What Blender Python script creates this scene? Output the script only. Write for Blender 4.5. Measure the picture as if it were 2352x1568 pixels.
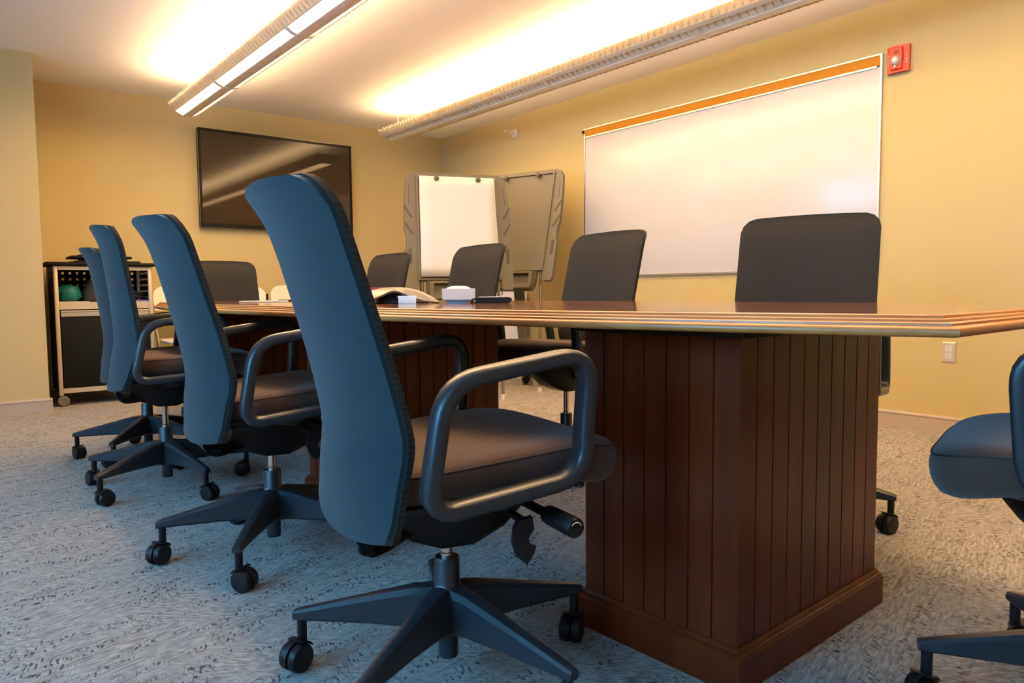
import bpy, bmesh, math, random
from mathutils import Vector, Matrix
from math import sin, cos, pi, radians as R
random.seed(4)
S = bpy.context.scene
for o in list(bpy.data.objects): bpy.data.objects.remove(o, do_unlink=True)
COL = S.collection

# ------------------------------------------------------------------ camera
cd = bpy.data.cameras.new('camera'); cam = bpy.data.objects.new('camera', cd); COL.objects.link(cam)
FPX, YAW, PITCH, ROLL, CH = 1679.57, 0.67150, 0.06810, -0.00910, 0.7997
Fv = Vector((sin(YAW)*cos(PITCH), cos(YAW)*cos(PITCH), -sin(PITCH)))
Rv = Vector((cos(YAW), -sin(YAW), 0)); Uv = Rv.cross(Fv)
R2 = Rv*cos(ROLL)+Uv*sin(ROLL); U2 = -Rv*sin(ROLL)+Uv*cos(ROLL)
cam.matrix_world = Matrix(((R2.x, U2.x, -Fv.x, 0), (R2.y, U2.y, -Fv.y, 0), (R2.z, U2.z, -Fv.z, CH), (0, 0, 0, 1)))
cd.sensor_width = 36; cd.lens = FPX/2352*36; cd.clip_start = 0.02
S.camera = cam

# ------------------------------------------------------------------ world, daylight, exposure
W = bpy.data.worlds.new('world'); S.world = W; W.use_nodes = True
W.node_tree.nodes['Background'].inputs[0].default_value = (0.45, 0.65, 1.0, 1)
W.node_tree.nodes['Background'].inputs[1].default_value = 0.5
S.view_settings.view_transform = 'Standard'; S.view_settings.look = 'None'
S.view_settings.exposure = 0.08; S.view_settings.gamma = 1.0; S.view_settings.use_curve_mapping = False

DAY = (0.15, 0.54, 1.0)
WARM = (1.0, 0.63, 0.31)
def area_light(name, loc, rot, sx, sy, power, color, spread=pi, parent=None):
    l = bpy.data.lights.new(name, 'AREA'); l.shape = 'RECTANGLE'; l.size = sx; l.size_y = sy
    l.energy = power; l.color = color; l.spread = spread
    o = bpy.data.objects.new(name, l); COL.objects.link(o); o.location = loc; o.rotation_euler = rot
    if parent: o.parent = parent
    return o
X0, X1, Y0, Y1, ZC = -2.3, 4.35, -2.6, 6.644, 2.426
# daylight through the windows of the left wall
WIN_L = [(-1.9, -0.4), (0.3, 1.8), (2.5, 4.0)]          # y ranges on the left wall
WIN_B = []
for i, (a, b) in enumerate(WIN_L):
    area_light('daylight', (X0-0.42, (a+b)/2, 1.62), (0, -1.12, 0), 1.3, b-a, (42, 145, 100)[i], DAY)
# ------------------------------------------------------------------ materials
MATS = {}
def srgb(r, g, b):
    f = lambda c: (c/255/12.92) if c/255 <= 0.04045 else ((c/255+0.055)/1.055)**2.4
    return (f(r), f(g), f(b), 1)
def mat(name, col, rough=0.5, metal=0.0, ior=1.5, noise=0.0, nscale=20, bump=0.0, bscale=200, coat=0.0, emis=0, ecol=None, trans=0, sheen=0, bdist=0.002):
    if name in MATS: return MATS[name]
    m = bpy.data.materials.new(name); m.use_nodes = True; nt = m.node_tree; b = nt.nodes['Principled BSDF']
    if len(col) == 3: col = (*col, 1)
    b.inputs['Base Color'].default_value = col; b.inputs['Roughness'].default_value = rough
    b.inputs['Metallic'].default_value = metal; b.inputs['IOR'].default_value = ior
    b.inputs['Coat Weight'].default_value = coat; b.inputs['Coat Roughness'].default_value = 0.08
    b.inputs['Transmission Weight'].default_value = trans; b.inputs['Sheen Weight'].default_value = sheen
    if emis:
        b.inputs['Emission Color'].default_value = (*(ecol or col)[:3], 1); b.inputs['Emission Strength'].default_value = emis
    tc = nt.nodes.new('ShaderNodeTexCoord')
    if noise:
        n = nt.nodes.new('ShaderNodeTexNoise'); n.inputs['Scale'].default_value = nscale; n.inputs['Detail'].default_value = 3
        mx = nt.nodes.new('ShaderNodeMix'); mx.data_type = 'RGBA'
        mx.inputs[6].default_value = (*[c*(1-noise) for c in col[:3]], 1); mx.inputs[7].default_value = (*[min(1, c*(1+noise)) for c in col[:3]], 1)
        nt.links.new(tc.outputs['Object'], n.inputs['Vector']); nt.links.new(n.outputs['Fac'], mx.inputs[0]); nt.links.new(mx.outputs[2], b.inputs['Base Color'])
    if bump:
        n = nt.nodes.new('ShaderNodeTexNoise'); n.inputs['Scale'].default_value = bscale; n.inputs['Detail'].default_value = 2
        bp = nt.nodes.new('ShaderNodeBump'); bp.inputs['Strength'].default_value = bump; bp.inputs['Distance'].default_value = bdist
        nt.links.new(tc.outputs['Object'], n.inputs['Vector']); nt.links.new(n.outputs['Fac'], bp.inputs['Height']); nt.links.new(bp.outputs[0], b.inputs['Normal'])
    MATS[name] = m; return m

def carpet():
    m = bpy.data.materials.new('carpet'); m.use_nodes = True; nt = m.node_tree; b = nt.nodes['Principled BSDF']
    N = nt.nodes.new; L = nt.links.new
    tc = N('ShaderNodeTexCoord')
    def mapping(sx, sy, rz, off=0.0):
        r = N('ShaderNodeMapping'); r.inputs['Rotation'].default_value = (0, 0, rz); r.inputs['Location'].default_value = (off, off*1.7, 0)
        s = N('ShaderNodeMapping'); s.inputs['Scale'].default_value = (sx, sy, 1)
        L(tc.outputs['Object'], r.inputs[0]); L(r.outputs[0], s.inputs[0]); return s.outputs[0]
    def noise(vec, scale, detail=2, rough=0.5):
        n = N('ShaderNodeTexNoise'); n.inputs['Scale'].default_value = scale; n.inputs['Detail'].default_value = detail; n.inputs['Roughness'].default_value = rough
        L(vec, n.inputs['Vector']); return n.outputs['Fac']
    def ramp(f, p0, p1, c0=(0, 0, 0, 1), c1=(1, 1, 1, 1)):
        r = N('ShaderNodeValToRGB'); r.color_ramp.elements[0].position = p0; r.color_ramp.elements[1].position = p1
        r.color_ramp.elements[0].color = c0; r.color_ramp.elements[1].color = c1; L(f, r.inputs[0]); return r.outputs[0]
    def mth(op, a, c=None, v=None):
        k = N('ShaderNodeMath'); k.operation = op; L(a, k.inputs[0])
        if c is not None: L(c, k.inputs[1])
        if v is not None: k.inputs[1].default_value = v
        return k.outputs[0]
    def mixc(f, a, c):
        k = N('ShaderNodeMix'); k.data_type = 'RGBA'; L(f, k.inputs[0])
        for s, i in ((a, 6), (c, 7)):
            if isinstance(s, tuple): k.inputs[i].default_value = s
            else: L(s, k.inputs[i])
        return k.outputs[2]
    patch = ramp(noise(mapping(1, 1.6, 0.35, 3), 2.1, 1.5), 0.44, 0.56)            # which direction the loops run
    stA = noise(mapping(26, 125, -0.25), 1, 3, 0.6)
    stB = noise(mapping(36, 120, 0.75, 5), 1, 3, 0.6)
    streak = ramp(mixc(patch, stA, stB), 0.36, 0.64)
    loops = ramp(noise(mapping(1, 1, 0), 420, 1), 0.3, 0.7)
    dash = ramp(noise(mapping(150, 52, 0.30), 1, 0), 0.58, 0.66)
    dmask = ramp(noise(mapping(2.2, 7.5, -0.3, 9), 2.6, 2), 0.47, 0.60)
    dash = mth('MULTIPLY', dash, dmask)
    line = ramp(noise(mapping(3.2, 55, -0.2, 2), 1, 2), 0.61, 0.71)
    base = mixc(streak, (0.130, 0.122, 0.112, 1), (0.47, 0.44, 0.395, 1))
    base = mixc(mth('MULTIPLY', loops, v=0.5), base, (0.56, 0.53, 0.48, 1))
    dark = mth('MAXIMUM', mth('MULTIPLY', dash, v=0.85), mth('MULTIPLY', line, v=0.4))
    base = mixc(dark, base, (0.05, 0.05, 0.06, 1))
    L(base, b.inputs['Base Color']); b.inputs['Roughness'].default_value = 0.95; b.inputs['Specular IOR Level'].default_value = 0.15
    bp = N('ShaderNodeBump'); bp.inputs['Strength'].default_value = 0.6; bp.inputs['Distance'].default_value = 0.003
    L(mth('ADD', loops, streak), bp.inputs['Height']); L(bp.outputs[0], b.inputs['Normal'])
    return m

def wood(name, c0, c1, rough=0.25, axis='Z', coat=0.3, sc=6):
    m = bpy.data.materials.new(name); m.use_nodes = True; nt = m.node_tree; b = nt.nodes['Principled BSDF']
    N = nt.nodes.new; L = nt.links.new
    tc = N('ShaderNodeTexCoord'); mp = N('ShaderNodeMapping')
    mp.inputs['Scale'].default_value = {'Z': (sc*4, sc*4, sc*0.35), 'Y': (sc*4, sc*0.35, sc*4)}[axis]
    n = N('ShaderNodeTexNoise'); n.inputs['Scale'].default_value = 1.6; n.inputs['Detail'].default_value = 5; n.inputs['Distortion'].default_value = 0.6
    r = N('ShaderNodeValToRGB'); r.color_ramp.elements[0].position = 0.32; r.color_ramp.elements[1].position = 0.7
    r.color_ramp.elements[0].color = (*c0, 1); r.color_ramp.elements[1].color = (*c1, 1)
    L(tc.outputs['Object'], mp.inputs[0]); L(mp.outputs[0], n.inputs['Vector']); L(n.outputs['Fac'], r.inputs[0]); L(r.outputs[0], b.inputs['Base Color'])
    b.inputs['Roughness'].default_value = rough; b.inputs['Coat Weight'].default_value = coat; b.inputs['Coat Roughness'].default_value = 0.06
    return m

def mesh_weave(name, col, col2, rough=0.8):
    m = bpy.data.materials.new(name); m.use_nodes = True; nt = m.node_tree; b = nt.nodes['Principled BSDF']
    N = nt.nodes.new; L = nt.links.new
    tc = N('ShaderNodeTexCoord'); mp = N('ShaderNodeMapping'); mp.inputs['Rotation'].default_value = (R(45), 0, 0)
    w1 = N('ShaderNodeTexWave'); w1.inputs['Scale'].default_value = 42; w1.bands_direction = 'Y'
    w2 = N('ShaderNodeTexWave'); w2.inputs['Scale'].default_value = 42; w2.bands_direction = 'Z'
    for w in (w1, w2): w.inputs['Distortion'].default_value = 0.4; L(mp.outputs[0], w.inputs['Vector'])
    L(tc.outputs['Object'], mp.inputs[0]); k = N('ShaderNodeMath'); k.operation = 'MULTIPLY'; L(w1.outputs['Fac'], k.inputs[0]); L(w2.outputs['Fac'], k.inputs[1])
    mx = N('ShaderNodeMix'); mx.data_type = 'RGBA'; mx.inputs[6].default_value = (*col, 1); mx.inputs[7].default_value = (*col2, 1)
    L(k.outputs[0], mx.inputs[0]); L(mx.outputs[2], b.inputs['Base Color'])
    b.inputs['Roughness'].default_value = rough; b.inputs['Specular IOR Level'].default_value = 0.25
    return m

M_wall = mat('wall_paint', (0.50, 0.405, 0.185), 0.75, bump=0.15, bscale=260, bdist=0.0006)
M_ceil = mat('ceiling_paint', (0.86, 0.85, 0.83), 0.9, bump=0.1, bscale=200, bdist=0.0006)
M_base = mat('baseboard_vinyl', (0.42, 0.35, 0.28), 0.45)
M_carpet = carpet()
M_ped = wood('dark_mahogany', (0.090, 0.0115, 0.0030), (0.160, 0.0250, 0.0058), 0.33, 'Z', 0.05, 2.5)
M_top = wood('polished_mahogany', (0.15, 0.046, 0.016), (0.25, 0.085, 0.028), 0.13, 'Y', 0.6)
M_edge = wood('edge_mahogany', (0.46, 0.155, 0.038), (0.58, 0.22, 0.055), 0.34, 'Y', 0.05)
M_black = mat('black_plastic', (0.008, 0.008, 0.009), 0.42, bump=0.25, bscale=900, bdist=0.0004)
M_arm = mat('arm_plastic', (0.018, 0.024, 0.029), 0.32, bump=0.2, bscale=900, bdist=0.0003)
M_fab = mat('back_fabric', (0.0075, 0.026, 0.033), 0.9, noise=0.12, nscale=160, bump=0.35, bscale=900, bdist=0.0006, sheen=0.25)
M_seat = mat('seat_fabric', (0.074, 0.043, 0.031), 0.9, noise=0.12, nscale=200, bump=0.35, bscale=1000, bdist=0.0006, sheen=0.2)
M_mesh = mesh_weave('mesh_fabric', (0.023, 0.0215, 0.019), (0.007, 0.007, 0.006))
M_pipe = mat('piping', (0.02, 0.018, 0.022), 0.7)
M_chrome = mat('chrome', (0.62, 0.6, 0.56), 0.16, 1.0)
M_alu = mat('aluminium', (0.62, 0.60, 0.57), 0.35, 1.0)
M_board = mat('whiteboard_enamel', (0.55, 0.54, 0.53), 0.22, noise=0.015, nscale=3)
M_cork = mat('cork_strip', srgb(196, 128, 18), 0.8, noise=0.1, nscale=120)
M_white = mat('white_plastic', (0.66, 0.64, 0.60), 0.35)
M_fix = mat('fixture_enamel', (0.80, 0.76, 0.66), 0.5)
M_lens = mat('lit_lens', (1, 0.95, 0.85), 0.5, emis=2.6, ecol=(1.0, 0.78, 0.5))
M_tube = mat('lamp_tube', (1, 0.95, 0.85), 0.5, emis=12, ecol=(1.0, 0.78, 0.5))
M_red = mat('red_plastic', srgb(206, 62, 30), 0.35)
M_clear = mat('strobe_lens', (0.9, 0.88, 0.82), 0.05, trans=0.6)
M_easel = mat('taupe_plastic', (0.125, 0.112, 0.075), 0.5, bump=0.2, bscale=500, bdist=0.0005)
M_paper = mat('paper', (0.58, 0.565, 0.55), 0.8)
M_tvscr = mat('screen_glass', (0.045, 0.030, 0.018), 0.04, ior=1.5)  # brown reflection of the walls is put into the base colour
M_tvbez = mat('tv_bezel', (0.003, 0.0025, 0.0025), 0.35, ior=1.3)
M_cartm = mat('cart_metal', srgb(196, 184, 160), 0.4, 0.3)
M_cartb = mat('cart_black', (0.009, 0.008, 0.006), 0.6)
M_cream = mat('cream_plastic', (0.68, 0.63, 0.52), 0.45)
M_tubem = mat('chair_tube', (0.30, 0.26, 0.2), 0.4, 0.8)
M_glass = mat('window_glass', (1, 1, 1), 0.0, trans=1.0, ior=1.01)
M_steel = mat('brushed_steel', (0.58, 0.52, 0.46), 0.4, 0.35)
M_grey = mat('grey_rubber', (0.16, 0.155, 0.14), 0.6)
M_dark = mat('dark_slot', (0.01, 0.01, 0.01), 0.8)

for m_, v_ in ((M_tvscr, 0.3), (M_ped, 0.25), (M_cartb, 0.15), (M_black, 0.3), (M_fab, 0.2), (M_seat, 0.2)):
    m_.node_tree.nodes['Principled BSDF'].inputs['Specular IOR Level'].default_value = v_
def translucent(name, col):
    m = bpy.data.materials.new(name); m.use_nodes = True; nt = m.node_tree; nt.nodes.clear()
    o = nt.nodes.new('ShaderNodeOutputMaterial'); d = nt.nodes.new('ShaderNodeBsdfDiffuse'); t = nt.nodes.new('ShaderNodeBsdfTranslucent'); x = nt.nodes.new('ShaderNodeMixShader')
    d.inputs[0].default_value = (*col, 1); t.inputs[0].default_value = (*col, 1); x.inputs[0].default_value = 0.5
    nt.links.new(d.outputs[0], x.inputs[1]); nt.links.new(t.outputs[0], x.inputs[2]); nt.links.new(x.outputs[0], o.inputs[0]); return m
M_louv = translucent('louvre_plastic', (0.82, 0.76, 0.62))
# ------------------------------------------------------------------ helpers
def obj(name, bm, m, parent=None, loc=(0, 0, 0), rot=(0, 0, 0), smooth=35, mats=None):
    bmesh.ops.recalc_face_normals(bm, faces=bm.faces)
    me = bpy.data.meshes.new(name); bm.to_mesh(me); bm.free()
    for x in (mats or [m]): me.materials.append(x)
    if smooth:
        me.shade_smooth(); me.set_sharp_from_angle(angle=R(smooth))
    o = bpy.data.objects.new(name, me); COL.objects.link(o); o.location = loc; o.rotation_euler = rot
    if parent: o.parent = parent
    return o
def tag(o, label, cat, group=None):
    o['label'] = label; o['category'] = cat
    if group: o['group'] = group
    return o
def thing(name, label, cat, loc=(0, 0, 0), rz=0, group=None):
    o = bpy.data.objects.new(name, None); COL.objects.link(o); o.location = loc; o.rotation_euler = (0, 0, rz); o.empty_display_size = 0.1
    return tag(o, label, cat, group)
def struct(o): o['kind'] = 'structure'; return o
def NB(): return bmesh.new()
def box(bm, x0, x1, y0, y1, z0, z1, mi=0, mtx=None):
    vs = [bm.verts.new((x, y, z)) for z in (z0, z1) for x, y in ((x0, y0), (x1, y0), (x1, y1), (x0, y1))]
    if mtx:
        for v in vs: v.co = mtx @ v.co
    fs = [bm.faces.new([vs[i] for i in f]) for f in ((3, 2, 1, 0), (4, 5, 6, 7), (0, 1, 5, 4), (1, 2, 6, 5), (2, 3, 7, 6), (3, 0, 4, 7))]
    for f in fs: f.material_index = mi
    return vs
def bbox(x0, x1, y0, y1, z0, z1, r=0.004, seg=2, mtx=None):
    bm = NB(); box(bm, x0, x1, y0, y1, z0, z1)
    bmesh.ops.bevel(bm, geom=list(bm.edges), offset=r, segments=seg, profile=0.5, affect='EDGES')
    if mtx: bmesh.ops.transform(bm, matrix=mtx, verts=bm.verts)
    return bm
def loft(bm, rings, cap=True, closed=True, mi=0):
    vr = [[bm.verts.new(p) for p in r] for r in rings]
    n = len(vr[0])
    for a, b in zip(vr[:-1], vr[1:]):
        for i in range(n if closed else n-1):
            j = (i+1) % n
            f = bm.faces.new((a[i], a[j], b[j], b[i])); f.material_index = mi
    if cap:
        bm.faces.new(list(reversed(vr[0]))).material_index = mi; bm.faces.new(vr[-1]).material_index = mi
    return vr
def tube(bm, pts, r, n=10, rz=None, up=(0, 0, 1), closed=False, cap=True):
    """sweep an ellipse (r sideways, rz along `up`) along pts"""
    pts = [Vector(p) for p in pts]; m = len(pts); rings = []
    rr = r if isinstance(r, (list, tuple)) else [r]*m
    for i, p in enumerate(pts):
        a = pts[(i-1) % m] if (closed or i > 0) else p; b = pts[(i+1) % m] if (closed or i < m-1) else p
        t = (b-a).normalized(); u = Vector(up)
        if abs(t.dot(u)) > 0.99: u = Vector((1, 0, 0))
        s = t.cross(u).normalized(); u = s.cross(t)
        kz = (rz/r if (rz and not isinstance(r, (list, tuple))) else 1)
        rings.append([p + s*cos(2*pi*k/n)*rr[i] + u*sin(2*pi*k/n)*rr[i]*kz for k in range(n)])
    if closed: rings.append(rings[0])
    if closed:
        vr = [[bm.verts.new(q) for q in g] for g in rings[:-1]]
        for i in range(m):
            a, b = vr[i], vr[(i+1) % m]
            for k in range(n): bm.faces.new((a[k], a[(k+1) % n], b[(k+1) % n], b[k]))
    else: loft(bm, rings, cap)
def lathe(bm, prof, n=24, axis='Z', c=(0, 0, 0), mi=0):
    c = Vector(c); rings = []
    for r, h in prof:
        ring = []
        for k in range(n):
            a = 2*pi*k/n; x, y = max(r, 1e-5)*cos(a), max(r, 1e-5)*sin(a)
            v = {'Z': (x, y, h), 'Y': (x, h, y), 'X': (h, x, y)}[axis]
            ring.append(c+Vector(v))
        rings.append(ring)
    loft(bm, rings, True, mi=mi)
def extrude_poly(bm, poly, z0, z1, mi=0):
    loft(bm, [[(x, y, z0) for x, y in poly], [(x, y, z1) for x, y in poly]], True, mi=mi)
def arc_path(corners, rad, seg=6, closed=True):
    out = []; n = len(corners); C = [Vector(c) for c in corners]
    for i in range(n):
        if not closed and i in (0, n-1): out.append(C[i]); continue
        p, a, b = C[i], C[i-1], C[(i+1) % n]
        r = rad[i] if isinstance(rad, (list, tuple)) else rad
        d1 = (a-p).normalized(); d2 = (b-p).normalized()
        s, e = p+d1*r, p+d2*r
        for k in range(seg+1):
            t = k/seg; out.append(s*(1-t)**2 + p*2*t*(1-t) + e*t*t)
    return out
def text_mesh(name, s, size, m, parent, loc, rot, ext=0.0006, align='CENTER'):
    c = bpy.data.curves.new(name, 'FONT'); c.body = s; c.size = size; c.extrude = ext; c.align_x = align; c.align_y = 'CENTER'
    t = bpy.data.objects.new(name+'_tmp', c); COL.objects.link(t)
    dg = bpy.context.evaluated_depsgraph_get(); me = bpy.data.meshes.new_from_object(t.evaluated_get(dg)); bpy.data.objects.remove(t, do_unlink=True)
    me.materials.clear(); me.materials.append(m)
    o = bpy.data.objects.new(name, me); COL.objects.link(o); o.parent = parent; o.location = loc; o.rotation_euler = rot
    return o

# ------------------------------------------------------------------ room shell
T = 0.12
bm = NB(); box(bm, X0-T, X1+T, Y0-T, Y1+T, -0.1, 0); struct(obj('floor', bm, M_carpet, smooth=0))
bm = NB(); box(bm, X0-T, X1+T, Y0-T, Y1+T, ZC, ZC+0.1); struct(obj('ceiling', bm, M_ceil, smooth=0))
bm = NB(); box(bm, X1, X1+T, Y0-T, Y1+T, 0, ZC); struct(obj('wall_right', bm, M_wall, smooth=0))
bm = NB(); box(bm, X0-T, X1, Y1, Y1+T, 0, ZC); struct(obj('wall_far', bm, M_wall, smooth=0))
XP, YP = 0.619, 5.93
bm = NB(); box(bm, X0, XP, YP, Y1, 0, ZC); struct(obj('wall_front', bm, M_wall, smooth=0))
ZW0, ZW1 = 0.85, 2.15
def wall_with_windows(name, ranges, along, lo, hi, p0, p1):
    bm = NB(); cur = lo
    def b(a0, a1, z0, z1):
        if along == 'y': box(bm, p0, p1, a0, a1, z0, z1)
        else: box(bm, a0, a1, p0, p1, z0, z1)
    for a, c in ranges:
        b(cur, a, 0, ZC); b(a, c, 0, ZW0); b(a, c, ZW1, ZC); cur = c
    b(cur, hi, 0, ZC); struct(obj(name, bm, M_wall, smooth=0))
wall_with_windows('wall_left', WIN_L, 'y', Y0-T, Y1+T, X0-T, X0)
wall_with_windows('wall_back', WIN_B, 'x', X0, X1, Y0-T, Y0)
k = 1
for rng, al in ((WIN_L, 'y'), (WIN_B, 'x')):
    for a, c in rng:
        fr = NB(); gl = NB(); w = 0.045
        p0, p1 = (X0-0.09, X0-0.04) if al == 'y' else (Y0-0.09, Y0-0.04)
        def b(bm_, a0, a1, z0, z1, q0=p0, q1=p1):
            if al == 'y': box(bm_, q0, q1, a0, a1, z0, z1)
            else: box(bm_, a0, a1, q0, q1, z0, z1)
        b(fr, a, c, ZW0, ZW0+w); b(fr, a, c, ZW1-w, ZW1); b(fr, a, a+w, ZW0+w, ZW1-w); b(fr, c-w, c, ZW0+w, ZW1-w)
        md = (a+c)/2; b(fr, md-0.02, md+0.02, ZW0+w, ZW1-w)
        root = struct(obj('window_%d' % k, fr, M_white, smooth=0)); k += 1
        b(gl, a+w, c-w, ZW0+w, ZW1-w, p0+0.022, p0+0.026)
        obj('pane', gl, M_glass, root, smooth=0)
# door behind the camera
bm = bbox(1.6, 2.5, Y0-0.02, Y0+0.03, 0.0, 2.05, 0.004)
dr = struct(obj('door_1', bm, mat('door_paint', srgb(190, 165, 130), 0.5)))
bm = NB(); lathe(bm, [(0.0, 0.03), (0.012, 0.03), (0.012, 0.07), (0.026, 0.075), (0.028, 0.095), (0.0, 0.1)], 16, 'Y', (1.68, Y0, 1.0)); obj('door_handle', bm, M_steel, dr)
def baseboard(name, pts, m=M_base):
    """pts: two end points and inward normal"""
    (ax, ay), (bx, by), (nx, ny) = pts
    prof = [(0, 0), (0.016, 0), (0.014, 0.075), (0.017, 0.079), (0.017, 0.084), (0.012, 0.092), (0, 0.094)]
    bm = NB()
    loft(bm, [[(px+nx*d, py+ny*d, z) for d, z in prof] for px, py in ((ax, ay), (bx, by))])
    struct(obj(name, bm, m, smooth=25))
baseboard('baseboard_right', ((X1, Y0), (X1, Y1), (-1, 0)))
baseboard('baseboard_far', ((XP, Y1), (X1, Y1), (0, -1)))
baseboard('baseboard_front', ((X0, YP), (XP+0.016, YP), (0, -1)))
baseboard('baseboard_alcove', ((XP, YP-0.016), (XP, Y1), (1, 0)))
baseboard('baseboard_left', ((X0, Y0), (X0, YP), (1, 0)))

# ------------------------------------------------------------------ conference table
TX, TY, TL, THW, THE, TR, TE = 1.477, 2.523, 4.175, 0.61, 0.382, 0.034, 3.06
table = thing('conference_table', 'long boat-shaped mahogany conference table on three panelled pedestals', 'table', (TX, TY, 0), TR)
def outline(e, n=48):
    hl = TL/2; P = []
    f = lambda y: THW-(THW-THE)*abs(y/hl)**TE-e
    ys = [(-hl+e)+(2*hl-2*e)*i/n for i in range(n+1)]
    for y in ys: P.append((f(y), y))
    for y in reversed(ys): P.append((-f(y), y))
    return P
ZB = 0.7275
prof = [(0.030, 0.7255), (0.008, 0.7262), (0.002, 0.7285), (0.0, 0.732), (0.0005, 0.7375), (0.004, 0.7415), (0.010, 0.7427),
        (0.013, 0.7432), (0.0135, 0.7468), (0.0165, 0.7485), (0.0205, 0.7488), (0.0215, 0.752), (0.0245, 0.7538), (0.028, 0.7541), (0.029, 0.7575), (0.032, 0.7595), (0.036, 0.7600)]
bm = NB(); rings = [[(x, y, z) for x, y in outline(e)] for e, z in prof]
loft(bm, rings, False)
edge = obj('edge_moulding', bm, M_edge, table, smooth=50)
bm = NB(); lo = [bm.verts.new((x, y, 0.7262)) for x, y in outline(0.029)]; hi = [bm.verts.new((x, y, 0.7601)) for x, y in outline(0.0355)]
for V, rev in ((lo, True), (hi, False)):
    n = len(V)//2
    for i in range(n-1):
        q = (V[i], V[i+1], V[2*n-2-i], V[2*n-1-i]); bm.faces.new(q if not rev else tuple(reversed(q)))
n = len(lo)
for i in range(n): bm.faces.new((lo[i], lo[(i+1) % n], hi[(i+1) % n], hi[i]))
obj('tabletop', bm, M_top, table, smooth=30)
PR = 0.0412; ux = Vector((cos(PR), sin(PR), 0)); uy = Vector((-sin(PR), cos(PR), 0)); PC = Vector((1.22, 0.827, 0))
tinv = (Matrix.Translation((TX, TY, 0)) @ Matrix.Rotation(TR, 4, 'Z')).inverted()
PW, PL = 0.63, 0.41
def grooved(w, l, pitch_w, pitch_l):
    """rectangle outline with thin V grooves"""
    g, d = 0.0022, 0.004; P = []
    def side(p, q, inn, pitch):
        p, q, inn = Vector(p), Vector(q), Vector(inn); L_ = (q-p).length; t = (q-p)/L_
        k = max(1, round(L_/pitch)); P.append(tuple(p))
        for i in range(1, k):
            c = p+t*(L_*i/k); P.extend([tuple(c-t*g), tuple(c-t*g*0.6+inn*d), tuple(c+t*g*0.6+inn*d), tuple(c+t*g)])
    side((0, 0), (w, 0), (0, 1), pitch_w); side((w, 0), (w, l), (-1, 0), pitch_l); side((w, l), (0, l), (0, -1), pitch_w); side((0, l), (0, 0), (1, 0), pitch_l)
    return P
for i in range(3):
    o0 = PC+uy*(1.49*i)
    mtx = tinv @ (Matrix.Translation(o0) @ Matrix.Rotation(PR, 4, 'Z'))
    bm = NB(); extrude_poly(bm, grooved(PW, PL, 0.0635, 0.0585), 0.05, 0.714)
    p = obj('pedestal', bm, M_ped, table, smooth=20); p.matrix_local = mtx
    bm = NB()
    loft(bm, [[(-e, -e, z), (PW+e, -e, z), (PW+e, PL+e, z), (-e, PL+e, z)] for e, z in ((0.016, 0), (0.016, 0.070), (0.013, 0.073), (0.013, 0.076), (0.008, 0.079), (0.008, 0.082), (0.003, 0.088), (0.0005, 0.088))])
    obj('base_moulding', bm, M_ped, p, smooth=15)
    bm = bbox(-0.02, PW+0.015, -0.02, PL+0.02, 0.706, 0.7262, 0.006)
    q = obj('support_rail', bm, M_black, table); q.matrix_local = mtx

# ------------------------------------------------------------------ office chair
def interp(z, zs, vs):
    if z <= zs[0]: return vs[0]
    if z >= zs[-1]: return vs[-1]
    n = len(zs)
    d = [(vs[i+1]-vs[i])/(zs[i+1]-zs[i]) for i in range(n-1)]
    m = [d[0]]+[(d[i-1]+d[i])/2 for i in range(1, n-1)]+[d[-1]]
    for a in range(n-1):
        if z <= zs[a+1]:
            h = zs[a+1]-zs[a]; t = (z-zs[a])/h
            return vs[a]*(2*t**3-3*t*t+1)+h*m[a]*(t**3-2*t*t+t)+vs[a+1]*(3*t*t-2*t**3)+h*m[a+1]*(t**3-t*t)
BZ = [0.384, 0.46, 0.545, 0.60, 0.68, 0.80, 0.88, 0.93, 0.955, 0.975]
BX = [-0.203, -0.190, -0.175, -0.185, -0.206, -0.243, -0.268, -0.285, -0.298, -0.312]
BB = [0.034, 0.048, 0.060, 0.058, 0.054, 0.048, 0.046, 0.050, 0.054, 0.056]
BTOP, BW, BR = 0.982, 0.240, 0.050
def back_solid(off0, off1, dw=0.0, dz=0.0, nu=26, nv=34):
    bm = NB(); w0 = BW+dw; zt, zb = BTOP+dz, BZ[0]-dz
    rear, front = [], []
    for j in range(nv+1):
        t = j/nv; z = zb+(zt-zb)*(t if t < 0.9 else 0.9+0.1*sin((t-0.9)/0.1*pi/2))
        w = w0
        if z > zt-BR: w = w0-BR+BR*math.sqrt(max(0, 1-((z-(zt-BR))/BR)**2))
        if z < zb+0.03: w = w0-0.012*(1-(z-zb)/0.03)
        ra, fa = [], []
        for i in range(nu+1):
            s = -1+2*i/nu; y = s*w; u = min(1, abs(y)/BW)
            zz = z + (0.010*(1-u*u)*max(0, (z-0.88)/(zt-0.88)) if z > 0.88 else 0) - 0.030*(1-u*u)*max(0, (0.46-z)/(0.46-zb))
            xr = interp(z, BZ, BX) - interp(z, BZ, BB)*(1-u**2.2)
            ed = 1-u**6*0.55
            ra.append((xr+off0*ed, y, zz)); fa.append((xr+off1*ed+(1-ed)*0.004, y, zz))
        rear.append(ra); front.append(fa)
    rings = [ra+list(reversed(fa)) for ra, fa in zip(rear, front)]
    vr = loft(bm, rings, False)
    n = nu+1
    for ring, rev in ((vr[0], True), (vr[-1], False)):
        for i in range(nu):
            q = (ring[i], ring[i+1], ring[2*n-2-i], ring[2*n-1-i]); bm.faces.new(q)
    return bm
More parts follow.
